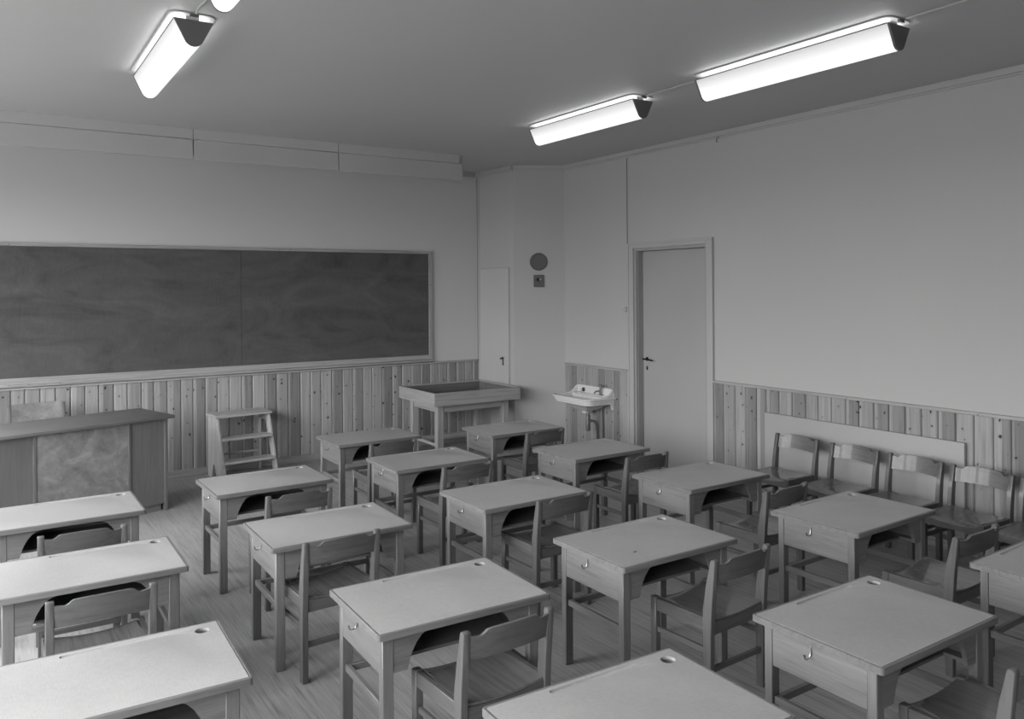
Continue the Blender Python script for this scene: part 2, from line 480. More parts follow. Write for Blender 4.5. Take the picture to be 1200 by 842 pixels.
# cornices
def strip_along(name, p, q, z0, z1, t, mat, lab, inward):
    d = Vector((q[0] - p[0], q[1] - p[1])); L = d.length; d /= L; n = Vector((inward[0], inward[1])).normalized()
    def pt(a, o): return (p[0] + d.x * a + n.x * o, p[1] + d.y * a + n.y * o)
    mm = MB()
    poly = [pt(0, 0), pt(L, 0), pt(L, t), pt(0, t)]
    mm.prism(poly, z0, z1, 'z', .002)
    poly = [pt(0, 0), pt(L, 0), pt(L, t * .45), pt(0, t * .45)]
    mm.prism(poly, z0 - .012, z0, 'z')
    return struct(mm.build(name, mat), lab, 'trim')
nf1 = (C1[1] - C0[1], -(C1[0] - C0[0])); nf2 = (C2[1] - C1[1], -(C2[0] - C1[0]))
strip_along('trim_4', (RIGHT_X, BACK_Y), (RIGHT_X, 6.889), CEIL - .04, CEIL, .03, 'trim', 'painted ceiling moulding along the right wall', (-1, 0))
strip_along('trim_5', C1, C2, CEIL - .04, CEIL, .03, 'trim', 'painted ceiling moulding on the slanting corner face', nf2)
strip_along('trim_6', C0, C1, CEIL - .04, CEIL, .03, 'trim', 'painted ceiling moulding on the narrow corner face', nf1)
strip_along('trim_7', (LEFT_X, FRONT_Y), (4.66, FRONT_Y), CEIL - .04, CEIL, .02, 'trim', 'painted ceiling moulding along the front wall', (0, -1))

# ---------------- door
m = MB()
cw = .078; px = RIGHT_X - .018
m.box(px, RIGHT_X, DY1, DY1 + cw, 0, DZ + .052, bev=.003); m.box(px, RIGHT_X, DY0 - cw, DY0, 0, DZ + .052, bev=.003)
m.box(px, RIGHT_X, DY0 + .0005, DY1 - .0005, DZ, DZ + .052, bev=.003)
m.box(px - .007, px, DY1 + cw - .022, DY1 + cw, 0, DZ + .052, bev=.002)
m.box(px - .007, px, DY0 - cw, DY0 - cw + .022, 0, DZ + .052, bev=.002)
m.box(px - .007, px, DY0 - cw + .022, DY1 + cw - .022, DZ + .032, DZ + .052, bev=.002)
casing = struct(m.build('trim_8', 'trim'), 'moulded painted casing round the door', 'trim')
m = MB()
m.box(RIGHT_X, RIGHT_X + T, DY1 - .026, DY1, 0, DZ); m.box(RIGHT_X, RIGHT_X + T, DY0, DY0 + .026, 0, DZ)
m.box(RIGHT_X, RIGHT_X + T, DY0 + .026, DY1 - .026, DZ - .026, DZ)
m.box(RIGHT_X + .02, RIGHT_X + .03, DY1 - .031, DY1 - .0262, 0, DZ - .027)
jambs = struct(m.build('trim_9', 'jamb'), 'painted door lining deep in the wall', 'trim')
LX = RIGHT_X + .085
m = MB(); m.box(LX, LX + .04, DY0 + .028, DY1 - .028, .008, DZ - .028, bev=.002)
door = struct(m.build('door_1', 'door'), 'flush pale grey door with black lever handle', 'door')
hy = DY1 - .028 - .055
m = MB(); m.lathe([(.019, LX - .0), (.019, LX - .006), (.013, LX - .008)], (0, hy, 1.02), 'x', 16)
m.lathe([(.009, LX - .006), (.009, LX - .045)], (0, hy, 1.02), 'x', 10)
m.tube([(LX - .045, hy + .012, 1.022), (LX - .046, hy - .02, 1.021), (LX - .046, hy - .06, 1.018), (LX - .044, hy - .115, 1.012)], [.008, .0085, .0075, .006], 10)
m.build('door_handle', 'black', door)['label'] = 'black lever handle'
m = MB(); m.rings([[(LX - xo, hy + .012 * k * cos(a), .935 + .02 * k * sin(a)) for a in [2 * pi * i / 18 for i in range(18)]] for xo, k in ((0, 1), (.004, 1), (.006, .8))])
m.build('keyhole_plate', 'black', door)

# ---------------- blackboard
bb = empty('blackboard', (0, FRONT_Y, 0))
BX0, BX1, BZ0, BZ1 = .046, 4.05, .985, 2.083
tag(bb, 'long smudged blackboard in a pine frame on the front wall', 'blackboard')
for i, (a, b) in enumerate(((BX0, 2.0465), (2.0495, BX1))):
    m = MB(); m.box(a, b, -.012, -.001, BZ0, BZ1); m.build('slate_panel', 'board', bb)
m = MB(); m.prism([(BX0 - .042, BZ1 + .03), (BX1 + .042, BZ1 + .03), (BX1, BZ1), (BX0, BZ1)], -.03, -.001, 'y', .003); m.build('frame_top', 'pinex', bb)
m = MB(); m.prism([(BX1 + .042, BZ1 + .03), (BX1 + .042, BZ0 - .05), (BX1, BZ0), (BX1, BZ1)], -.03, -.001, 'y', .003); m.build('frame_side', 'pinez', bb)
m = MB(); m.prism([(BX0 - .042, BZ1 + .03), (BX0 - .042, BZ0 - .05), (BX0, BZ0), (BX0, BZ1)], -.03, -.001, 'y', .003); m.build('frame_side', 'pinez', bb)
m = MB(); m.prism([(BX0 - .042, BZ0 - .05), (BX1 + .042, BZ0 - .05), (BX1, BZ0), (BX0, BZ0)], -.03, -.001, 'y', .003); m.build('frame_bottom', 'pinex', bb)
m = MB(); m.box(BX0 - .042, BX1 + .05, -.044, -.001, RAIL_Z + .006, BZ0 - .051, bev=.004); m.build('chalk_ledge', 'pinex', bb)

# ---------------- valance under the ceiling in front of the board
va = empty('valance', (0, 6.86, 0))
tag(va, 'long pale two-tier valance of boards hung from the ceiling before the blackboard', 'valance')
VX = [-1.06, 1.42, 2.655, 3.905]
for a, b in zip(VX, VX[1:]):
    m = MB(); m.hexa([(a + .002, .004, 2.932), (b - .002, .004, 2.932), (b - .002, .02, 2.932), (a + .002, .02, 2.932)],
                     [(a + .002, .001, CEIL), (b - .002, .001, CEIL), (b - .002, .017, CEIL), (a + .002, .017, CEIL)], .002)
    m.build('upper_board', 'valance', va)
    e = .026 if b > 3.9 else -.002
    m = MB(); m.hexa([(a + .006, -.004, 2.766), (b + e, -.004, 2.766), (b + e, .012, 2.766), (a + .006, .012, 2.766)],
                     [(a + .006, .004, 2.925), (b + e, .004, 2.925), (b + e, .020, 2.925), (a + .006, .020, 2.925)], .002)
    m.build('lower_board', 'valance', va)
for v in VX[1:]:
    m = MB(); m.box(v - .018, v + .018, -.010, .022, 2.9255, 2.9315); m.build('bracket', 'trim', va)
    m = MB(); m.box(v - .03, v + .03, .0215, .035, 2.80, CEIL); m.build('hanger', 'trim', va)

# ---------------- hatch, key, loudspeaker and clock-like plate on the corner casing
def frame_on(p, q):
    a = atan2(q[1] - p[1], q[0] - p[0]); return a
a1 = frame_on(C0, C1)      # local +x along the face, local -y ... face towards the room
hat = empty('wall_hatch', (C0[0], C0[1], 0), a1)   # local +y = right of direction? see sign below
# direction C0->C1 is about -Y; room side is -X, i.e. local -y (clockwise side)
m = MB(); m.box(.066, .598, -.012, -.0005, .62, 1.925, bev=.002); m.build('hatch_door', 'hatch', hat)
m = MB(); m.box(.6005, .606, -.006, -.0005, .62, 1.932, bev=.001); m.box(.060, .6, -.006, -.0005, 1.9265, 1.932, bev=.001); m.build('edge_bead', 'trim', hat)
m = MB(); m.box(.488, .508, -.018, -.012, .868, .945, bev=.001)
m.box(.484, .515, -.021, -.012, .94, .953, bev=.002); m.build('lock_plate', 'brass', hat)
m = MB(); m.tube([(.498, -.016, .945), (.498, -.035, .945)], .004, 8); m.box(.468, .50, -.038, -.034, .935, .948, bev=.001)
m.box(.50, .518, -.038, -.034, .94, .962, bev=.001); m.build('key', 'black', hat)
tag(hat, 'tall flush painted hatch with a key in its lock on the narrow corner face', 'hatch')
a2 = frame_on(C1, C2)
spk = empty('wall_speaker', (C1[0], C1[1], 1.985), a2)
m = MB(); m.lathe([(.094, -.001), (.094, -.010), (.088, -.014), (.086, -.008), (.001, -.006)], (.268, 0, 0), 'y', 40); m.build('grille', 'darkpaint', spk)
tag(spk, 'round dark grey loudspeaker disc on the slanting corner face', 'speaker')
cb = empty('control_box', (C1[0], C1[1], 1.78), a2)
m = MB(); m.box(.213, .320, -.022, -.001, -.065, .065, bev=.003); m.build('box_cover', 'darkpaint', cb)
m = MB(); m.lathe([(.016, -.022), (.016, -.034), (.011, -.036)], (.253, 0, .015), 'y', 16); m.build('knob', 'black', cb)
m = MB(); m.lathe([(.008, -.022), (.008, -.027), (.005, -.029)], (.284, 0, .016), 'y', 12); m.build('button', 'white', cb)
m = MB(); m.lathe([(.004, -.022), (.004, -.025)], (.272, 0, -.012), 'y', 8); m.build('screw', 'black', cb)
tag(cb, 'small dark rectangular switch box below the round loudspeaker', 'switch box')

# ---------------- light switch, conduits
sw = empty('light_switch', (RIGHT_X, 5.912, 1.49))
m = MB(); m.lathe([(.026, -.001), (.026, -.014), (.022, -.02)], (0, 0, 0), 'x', 20); m.build('switch_base', 'trim', sw)
m = MB(); m.lathe([(.009, -.019), (.008, -.028), (.004, -.031)], (0, 0, 0), 'x', 12); m.build('rotary_knob', 'trim', sw)
tag(sw, 'small round pale light switch beside the door casing', 'switch')
m = MB(); m.tube([(RIGHT_X - .007, 5.879, DZ + .055), (RIGHT_X - .007, 5.879, 2.93), (RIGHT_X - .009, 5.868, 2.952)], .0035, 8)
tag(m.build('conduit', 'midpaint'), 'thin vertical cable running from the door casing up to the ceiling moulding', 'cable')
m = MB(); m.tube([(4.668, FRONT_Y - .008, RAIL_Z + .002), (4.668, FRONT_Y - .008, 2.955)], .008, 8)
tag(m.build('conduit', 'wall'), 'vertical painted conduit in the corner right of the blackboard', 'cable')
m = MB(); m.tube([(4.684, FRONT_Y - .045, RAIL_Z - .0), (4.684, FRONT_Y - .045, 2.92), (4.690, FRONT_Y - .075, 2.955)], .004, 8)
tag(m.build('conduit', 'midpaint'), 'thin dark cable down the narrow corner face beside the hatch', 'cable')
m = MB(); m.tube([(RIGHT_X - .02, 4.70, 2.962), (RIGHT_X - .02, 4.725, 2.958), (RIGHT_X - .012, 4.735, 2.945), (RIGHT_X - .006, 4.735, 2.925)], .005, 8)
tag(m.build('cable_stub', 'midpaint'), 'short hooked cable end under the ceiling moulding above the door', 'cable')

# ================================================================== CEILING LAMPS
def make_lamp(x, y0, y1, label):
    t = empty('ceiling_lamp', (x, (y0 + y1) / 2, CEIL))
    h = (y1 - y0) / 2
    prof = []            # V-shaped trough, rounded below
    zt, zb, w = -.033, -.155, .088
    R = .045
    pts = [(w, zt)]
    for i in range(9):
        a = radians(-18 - i * (144 / 8)); pts.append((R * cos(a), zb + R + R * sin(a)))
    pts.append((-w, zt))
    m = MB()
    o_, i_ = pts, [(p[0] * .97, p[1] * .985 if p[1] < -.04 else p[1]) for p in pts]
    m.rings([[(p[0], y_, p[1]) for p in o_ + i_[::-1]] for y_ in (-h + .012, h - .012)], cap0=False, cap1=False)
    m.build('diffuser', 'emit', t)
    big = [(p[0] * 1.02, p[1] * 1.01 if p[1] < -.04 else p[1]) for p in pts]
    for s in (-1, 1):
        m = MB(); m.prism(big, s * h, s * (h - .0115), 'y'); m.build('end_cap', 'capmetal', t)
        m = MB(); m.tube([(s * .05, -h + .02, -.040), (s * .05, h - .02, -.040)], .013, 10); m.build('fluorescent_tube', 'tube', t)
        m = MB(); m.box(-.02, .02, s * (h + .0005), s * (h + .014), -.022, -.0085); m.build('cable_gland', 'darkpaint', t)
        m = MB(); m.box(s * .0885, s * .091, -h + .012, h - .012, zt - .004, zt + .0015); m.build('rim_strip', 'capmetal', t)
    m = MB(); m.prism(rrect(-.108, .108, -h - .012, h + .012, .05, 5), -.008, 0, 'z', .003)
    m.build('ceiling_tray', 'tray', t)
    m = MB(); m.box(-.03, .03, -h + .03, h - .03, -.030, -.0085); m.build('ballast_box', 'tray', t)
    tag(t, label, 'lamp', 'fluorescent ceiling lamps')
    return t
XL, XR = .835, 3.768
make_lamp(XR, 4.09, 5.34, 'lit fluorescent ceiling lamp nearest the slanting corner and the door')
make_lamp(XR, 2.25, 3.53, 'lit fluorescent ceiling lamp at upper right, largest in view')
make_lamp(XL, 4.00, 5.24, 'lit fluorescent ceiling lamp at upper left in front of the blackboard')
make_lamp(XL, 2.20, 3.46, 'lit fluorescent ceiling lamp cut off by the top edge, upper left')
for i, xx in enumerate((XL, XR)):
    make_lamp(xx, -.4, .85, ['fluorescent ceiling lamp overhead on the left, outside the picture', 'fluorescent ceiling lamp overhead on the right, outside the picture'][i])
def cable(x, a, b, lab):
    m = MB(); n = 8
    m.tube([(x + .004 * sin(i * 1.7), a + (b - a) * i / n, CEIL - .009) for i in range(n + 1)], .006, 8)
    tag(m.build('ceiling_cable', 'cable'), lab, 'cable', 'cables between the ceiling lamps')
cable(XR, 3.562, 4.058, 'short ceiling cable joining the two lamps on the right')
cable(XR, .882, 2.218, 'ceiling cable running from the right-hand lamp towards the upper right corner')
cable(XL, 3.492, 3.968, 'short ceiling cable joining the two lamps at upper left')
cable(XL, .882, 2.168, 'ceiling cable behind the upper left lamps, outside the picture')

# ================================================================== SCHOOL DESK
DW, DD, DH = .685, .49, .565
def make_desk():
    t = empty('school_desk')
    hw, hd = DW / 2, DD / 2
    out = rrect(-hw, hw, -hd, hd, .012, 3)
    hole = circle(.277, .180, .0230, 20)
    ins = .0085
    inn = rrect(-hw + ins, hw - ins, -hd + ins, hd - ins, .006, 3)
    # body with a raised lipping round a recessed bed
    m = MB(); bm = m.bm
    zt, zi, zb = DH, DH - .0095, DH - .022
    b0, bh = fill_face(bm, [out, hole], zb)
    t0, t1 = fill_face(bm, [rrect(-hw + .0025, hw - .0025, -hd + .0025, hd - .0025, .010, 3), inn], zt)
    i0, ih = fill_face(bm, [inn, hole], zi)
    mid = [bm.verts.new((x, y, zt - .0025)) for x, y in out]
    mlo = [bm.verts.new((x, y, zb)) for x, y in out]
    wall_between(bm, mid, mlo); wall_between(bm, t0, mid); wall_between(bm, t1, i0); wall_between(bm, ih, bh, True)
    bmesh.ops.remove_doubles(bm, verts=bm.verts[:], dist=.00005)
    bmesh.ops.recalc_face_normals(bm, faces=bm.faces[:])
    top = m.build('desk_top', 'oakx', t)
    # laminate writing surface with pen groove and ink-well hole
    m = MB(); bm = m.bm
    i2 = ins + .0024
    sh = rrect(-hw + i2, hw - i2, -hd + i2, hd - i2, .005, 3)
    gl = []
    gx0, gx1, gy, gr = -.128, .160, .2085, .0115
    for k in range(9): a = radians(-90 + 180 * k / 8); gl.append((gx1 + gr * cos(a), gy + gr * sin(a)))
    for k in range(9): a = radians(90 + 180 * k / 8); gl.append((gx0 + gr * cos(a), gy + gr * sin(a)))
    hole2 = circle(.277, .180, .0230, 24)
    s0, sg, shh = fill_face(bm, [sh, gl, hole2], DH + .0004)
    lo = [bm.verts.new((x, y, DH - .0094)) for x, y in sh]
    gb = [bm.verts.new((gx0 + (x - gx0) * 1, gy + (y - gy) * .75, DH - .0058 + .0052 * (x - gx0 + gr) / (gx1 - gx0 + 2 * gr))) for x, y in gl]
    hb = [bm.verts.new((x, y, DH - .0094)) for x, y in hole2]
    wall_between(bm, s0, lo); wall_between(bm, sg, gb, True); wall_between(bm, shh, hb, True)
    bm.faces.new(gb)
    bmesh.ops.recalc_face_normals(bm, faces=bm.faces[:])
    m.build('writing_surface', 'laminate', top)
    # ink-well cup
    m = MB(); m.lathe([(.0228, DH - .0225), (.0236, DH - .030), (.001, DH - .031)], (.277, .180, 0), 'z', 20); m.build('inkwell_cup', 'oakz', top)
    # legs
    lx, ly = .0415, .032
    ox, of, ob = .030, .040, .030
    LX0, LX1 = -hw + ox, -hw + ox + lx
    for sx in (-1, 1):
        for (ya, yb) in ((-hd + of, -hd + of + ly), (hd - ob - ly, hd - ob)):
            xa, xb = (LX0, LX1) if sx < 0 else (-LX1, -LX0)
            tx = .004 * sx
            m = MB(); m.hexa([(xa + (.0 if sx > 0 else 0), ya, 0), (xb, ya, 0), (xb, yb, 0), (xa, yb, 0)],
                             [(xa, ya, zb - .0005), (xb, ya, zb - .0005), (xb, yb, zb - .0005), (xa, yb, zb - .0005)], .003)
            m.build('leg', 'oakz', t)
    # side panels between the legs
    for sx in (-1, 1):
        xa = sx * (-LX0) - sx * .003; xb = xa - sx * .018
        m = MB(); m.box(min(xa, xb), max(xa, xb), -hd + of + ly + .0008, hd - ob - ly - .0008, .402, zb - .0005, bev=.0015)
        sp = m.build('side_panel', 'oaky', t)
        m = MB(); m.box(min(xb, xb - sx * .045), max(xb, xb - sx * .045), -hd + of + ly + .001, hd - ob - ly - .001, .402, .415, bev=.001)
        m.build('shelf_support', 'oaky', t)
        m = MB(); xc = sx * (-LX0 - .020)
        m.box(xc - .009, xc + .009, -hd + of + ly + .0006, hd - ob - ly - .0006, .268, .296, bev=.002); m.build('side_stretcher', 'oaky', t)
        # curved bracket
        x_ = -LX1 if sx > 0 else LX1
        cur = [(0, .408), (.052, .408), (.060, .440), (.070, .466), (.086, .494), (.106, .516), (.124, .526), (.150, .532), (.150, zb - .0008), (0, zb - .0008)]
        poly = [((x_ - sx * (-1) * 0) + (-sx) * c[0], c[1]) for c in cur]
        m = MB(); m.prism(poly, -hd + of + .003, -hd + of + .019, 'y', 0); m.build('corner_bracket', 'oakx', t)
        if sx < 0:
            m = MB()
            X = xa
            m.box(X - .002, X, .023, .033, .496, .527, bev=.0008)
            m.tube([(X - .003, .028, .524), (X - .004, .028, .500), (X - .010, .028, .489), (X - .022, .028, .486), (X - .031, .028, .492), (X - .034, .028, .503)],
                   [.0025, .0028, .0028, .0028, .0028, .0035], 8)
            m.build('coat_hook', 'chrome', sp)
    m = MB(); m.box(-hw + ox + lx - .006, hw - ox - lx + .006, hd - ob - ly + .004, hd - ob - .006, .402, zb - .0005, bev=.0015)
    m.box  # back board runs between the rear legs
    bp = m.build('back_panel', 'oakx', t)
    m = MB(); m.box(-hw + ox + .068, hw - ox - .068, -.105, hd - ob - ly + .003, .403, .415, bev=.0015); m.build('shelf', 'oakx', t)
    m = MB(); m.box(-hw + ox + .030, hw - ox - .030, .170, .188, .268, .294, bev=.002); m.build('cross_stretcher', 'oakx', t)
    return t

desk0 = make_desk()
desks = [  # x, y, rotation deg, label
 (.351, 4.774, .34, 'school desk at left just in front of the teacher\'s desk, farthest of the left-hand file'),
 (.359, 3.755, -.65, 'school desk at the left edge, middle one of the three in the left-hand file'),
 (.318, 2.646, -1.79, 'large bright-topped school desk cut off by the bottom left corner'),
 (1.400, 4.863, .74, 'school desk standing in front of the step stool, farthest of the second file'),
 (1.388, 3.766, -.61, 'school desk directly behind the one by the step stool, second in its file'),
 (1.419, 2.678, -1.60, 'school desk in the centre foreground, third in the second file'),
 (1.454, 1.619, -1.57, 'nearest school desk, only its top showing at bottom centre'),
 (2.489, 5.841, -.27, 'small far school desk left of the sand table, against the wainscot'),
 (2.484, 4.838, -.32, 'school desk with a light streak on its top, second from the blackboard in its file'),
 (2.475, 3.767, .03, 'school desk in the middle of the picture, third in the third file'),
 (2.495, 2.717, .28, 'school desk right of centre with a tiny dark chip on its top'),
 (2.561, 1.635, -.05, 'large grey-topped school desk at lower right with a coat hook on its side'),
 (3.611, 5.508, -1.04, 'far school desk between the sand table and the washbasin'),
 (3.588, 4.456, 1.18, 'school desk standing in front of the washbasin'),
 (3.630, 3.454, .56, 'glossy-topped school desk standing in front of the door'),
 (3.672, 2.460, 1.41, 'school desk beside the row of wall chairs, near the first of them'),
 (3.719, 1.496, 1.37, 'school desk cut off by the right edge of the picture'),
]
for i, (x, y, a, lab) in enumerate(desks):
    o = desk0 if i == 0 else copy_tree(desk0)
    o.location = (x, y, 0); o.rotation_euler = (0, 0, radians(a)); tag(o, lab, 'desk', 'pupils\' desks')
# dark chip on one top
m = MB(); m.prism([(-.010, -.003), (-.004, -.005), (.006, .001), (.012, .003), (.008, .006), (0, .002), (-.008, .002)], .0, .0008, 'z')
ch = m.build('chip', 'black'); ch.location = (2.33, 2.60, DH + .0005); tag(ch, 'tiny dark crumb lying on the desk right of centre', 'crumb')

# ================================================================== CHAIR
HB, HS = .612, .372
def make_chair():
    t = empty('pupil_chair')
    so = .182        # half width outside
    pw = .027
    # rear posts: straight below, leaning and tapering above the seat
    for s in (-1, 1):
        side = [(-.190, 0), (-.155, 0), (-.150, .30), (-.150, .40), (-.166, .50), (-.190, HB - .004), (-.196, HB), (-.208, HB), (-.214, HB - .005), (-.198, .44), (-.190, .30)]
        m = MB(); a, b = s * so, s * (so - pw)
        m.prism(side, min(a, b), max(a, b), 'x', .002); m.build('rear_leg', 'chairz', t)
        m = MB(); a, b = s * so, s * (so - .031)
        m.box(min(a, b), max(a, b), .107, .138, 0, HS, bev=.003); m.build('front_leg', 'chairz', t)
        # side rail and low stretcher
        a, b = s * (so - .003), s * (so - .023)
        m = MB(); m.box(min(a, b), max(a, b), -.1505, .1065, HS - .056, HS - .002, bev=.002); m.build('side_rail', 'chairy', t)
        a, b = s * (so - .008), s * (so - .024)
        m = MB(); m.box(min(a, b), max(a, b), -.1525, .1065, .224, .247, bev=.002); m.build('side_stretcher', 'chairy', t)
    def under(v, xi):
        pts = []
        for i in range(9):
            u_ = -1 + 2 * i / 8; x_ = xi * u_
            uu_ = (x_ + so - .0235) / (2 * (so - .0235))
            pts.append((x_, HS - .0125 - .016 * (1 - (2 * uu_ - 1) ** 2) * (.75 + .25 * v) - (.010 * max(0, (v - .85) / .15) ** 2)))
        return pts
    m = MB(); m.prism([(-so + .031, HS - .060), (so - .031, HS - .060)] + under(.93, so - .031)[::-1], .117, .135, 'y'); m.build('front_rail', 'chairx', t)
    m = MB(); m.prism([(-so + .027, HS - .068), (so - .027, HS - .068)] + under(0, so - .027)[::-1], -.186, -.168, 'y'); m.build('rear_rail', 'chairx', t)
    m = MB(); m.box(-so + .027, so - .027, -.180, -.164, .148, .171, bev=.002); m.build('rear_stretcher', 'chairx', t)
    # saddle seat
    nx, ny = 16, 10
    X0, X1, Y0, Y1 = -so + .0235, so - .0235, -.182, .1375
    def top(u, v):
        dip = .016 * (1 - (2 * u - 1) ** 2) * (.75 + .25 * v)
        roll_ = .010 * max(0, (v - .85) / .15) ** 2
        return HS - .002 - dip - roll_
    m = MB(); bm = m.bm; A = []; B = []
    for j in range(ny + 1):
        ra, rb = [], []
        for i in range(nx + 1):
            u, v = i / nx, j / ny
            x = X0 + (X1 - X0) * u; y = Y0 + (Y1 - Y0) * v
            if v > .68 and (i == 0 or i == nx): x = (-so + .0315) * (1 if i == 0 else -1)
            if v < .12 and (i == 0 or i == nx): x = (-so + .0275) * (1 if i == 0 else -1)
            z = top(u, v); ra.append(bm.verts.new((x, y, z))); rb.append(bm.verts.new((x, y, z - .009)))
        A.append(ra); B.append(rb)
    for j in range(ny):
        for i in range(nx):
            f = bm.faces.new((A[j][i], A[j][i + 1], A[j + 1][i + 1], A[j + 1][i])); f.smooth = True
            f = bm.faces.new((B[j][i], B[j + 1][i], B[j + 1][i + 1], B[j][i + 1])); f.smooth = True
    for i in range(nx):
        bm.faces.new((A[0][i + 1], A[0][i], B[0][i], B[0][i + 1])); bm.faces.new((A[ny][i], A[ny][i + 1], B[ny][i + 1], B[ny][i]))
    for j in range(ny):
        bm.faces.new((A[j][0], A[j + 1][0], B[j + 1][0], B[j][0])); bm.faces.new((A[j + 1][nx], A[j][nx], B[j][nx], B[j + 1][nx]))
    bmesh.ops.recalc_face_normals(bm, faces=bm.faces[:])
    m.build('seat', 'seat', t)
    # curved back panel with raised centre
    m = MB(); bm = m.bm; n = 28; w2 = so - pw
    F, K = [], []
    for i in range(n + 1):
        u = -1 + 2 * i / n; x = w2 * u * 1.0
        au = abs(u)
        if au > .78: zt = .592 + .004 * ((au - .78) / .22)
        elif au > .60: q = (.78 - au) / .18; zt = .592 + .020 * (q * q * (3 - 2 * q))
        else: zt = .612 + .003 * (1 - (au / .6) ** 2)
        zb_ = .512 - .004 * (1 - au * au) * 0 + .006 * (1 - au ** 2)
        yc = -.020 * (1 - u * u)                       # bows backwards
        def yy(z): return -.200 + (-.022) * (z - .55) / .1 * .9
        F.append([bm.verts.new((x, yy(z) + yc + .006, z)) for z in (zb_, (zb_ + zt) / 2, zt)])
        K.append([bm.verts.new((x, yy(z) + yc - .006, z)) for z in (zb_, (zb_ + zt) / 2, zt)])
    for i in range(n):
        for r in (0, 1):
            f = bm.faces.new((F[i][r], F[i + 1][r], F[i + 1][r + 1], F[i][r + 1])); f.smooth = True
            f = bm.faces.new((K[i][r], K[i][r + 1], K[i + 1][r + 1], K[i + 1][r])); f.smooth = True
        bm.faces.new((F[i][2], F[i + 1][2], K[i + 1][2], K[i][2])); bm.faces.new((F[i][0], K[i][0], K[i + 1][0], F[i + 1][0]))
    for e in (0, n):
        for r in (0, 1): bm.faces.new((F[e][r], F[e][r + 1], K[e][r + 1], K[e][r]))
    bmesh.ops.recalc_face_normals(bm, faces=bm.faces[:])
    m.build('backrest', 'chairx', t)
    return t
chair0 = make_chair()
chairs = [
 (.374, 4.349, -1.07, 'pupil chair at the left-hand desk nearest the teacher\'s desk'),
 (.354, 3.455, -.63, 'pupil chair at lower left between the middle and nearest left-hand desks'),
 (1.415, 4.462, .09, 'pupil chair tucked in at the desk in front of the step stool'),
 (1.306, 3.590, 3.1, 'pupil chair left of centre, its seat under the second desk of the second file'),
 (1.431, 2.426, 2.0, 'nearest pupil chair, wide seat showing at bottom centre'),
 (2.442, 5.482, -.26, 'far pupil chair at the small desk left of the sand table'),
 (2.503, 4.537, 1.51, 'pupil chair at the desk with the light streak on its top'),
 (2.536, 3.573, .74, 'pupil chair at the desk in the middle of the picture'),
 (2.584, 2.449, 3.09, 'pupil chair at the desk with the dark crumb, right of centre'),
 (2.604, 1.328, -.82, 'pupil chair cut off by the bottom right corner'),
 (3.585, 5.222, 2.29, 'far pupil chair at the desk between sand table and washbasin'),
 (3.610, 4.104, .01, 'pupil chair at the desk in front of the washbasin'),
 (3.639, 3.045, 2.24, 'pupil chair at the glossy desk in front of the door'),
 (3.678, 2.057, .15, 'pupil chair at the desk beside the wall chairs, near the right edge'),
]
k = 0
for (x, y, a, lab) in chairs:
    o = chair0 if k == 0 else copy_tree(chair0); k += 1
    o.location = (x, y, 0); o.rotation_euler = (0, 0, radians(a)); tag(o, lab, 'chair', 'pupils\' chairs at the desks')
for (y, dx, a, lab) in [(3.752, 0, 90.5, 'spare chair against the right wall, farthest of the row and nearest the door'),
                        (3.292, 0, 89.6, 'spare chair against the right wall, second from the door'),
                        (2.868, 0, 89.0, 'spare chair in the middle of the row of five by the right wall'),
                        (2.455, -.01, 89.0, 'spare chair by the right wall overlapping the end of the pale panel'),
                        (2.052, -.01, 90.0, 'spare chair by the right wall cut off by the right edge')]:
    o = copy_tree(chair0)
    o.location = (4.735 + dx, y, 0); o.rotation_euler = (0, 0, radians(a)); tag(o, lab, 'chair', 'spare chairs along the right wall')

# ================================================================== FLAT PANEL ON THE RIGHT WALL
pn = empty('wall_panel', (RIGHT_X - .0155, 3.446, .10))
m = MB(); m.box(-.034, -.006, -.776, .776, 0, .607, bev=.005, seg=2); m.build('front_sheet', 'panel', pn)
for yy_ in (-.6, .6):
    m = MB(); m.box(-.007, 0, yy_ - .03, yy_ + .03, .05, .5); m.build('wall_batten', 'darkpaint', pn)
tag(pn, 'long smooth pale panel fixed low on the right wall behind the spare chairs', 'panel')

# ================================================================== STEP STOOL
st = empty('step_stool', (1.968, 7.60, 0), radians(5))
tag(st, 'pine step stool with three treads against the wainscot', 'step stool')
wd = .247
# left cheek: a full board with a small notch at the foot; right side: slanting stile and upright
m = MB(); m.prism([(-.100, .552), (.150, .552), (.150, 0), (.040, 0), (.005, .125), (-.030, .125), (-.090, 0), (-.310, 0)], -wd, -wd + .022, 'x', .002); m.build('side_board', 'stoolz', st)
m = MB(); m.prism([(-.100, .552), (-.020, .552), (-.232, 0), (-.310, 0)], wd - .022, wd, 'x', .002); m.build('front_stile', 'stoolz', st)
m = MB(); m.box(wd - .022, wd, .125, .155, 0, .552, bev=.002); m.build('rear_stile', 'stoolz', st)
m = MB(); m.prism([(-.0195, .552), (.1245, .552), (.1245, .49), (-.038, .49)], wd - .022, wd, 'x'); m.build('top_brace', 'stooly', st)
m = MB(); m.box(-wd - .014, wd + .014, -.120, .170, .553, .577, bev=.003); m.build('tread', 'stoolx', st)
for (z, yc) in ((.380, -.160), (.182, -.222)):
    m = MB(); m.box(-wd + .0225, wd - .0225, yc - .055, yc + .085, z - .022, z, bev=.003); m.build('tread', 'stoolx', st)
m = MB(); m.box(-wd + .0225, wd - .0225, .128, .146, .168, .190, bev=.002); m.build('cross_rail', 'stoolx', st)

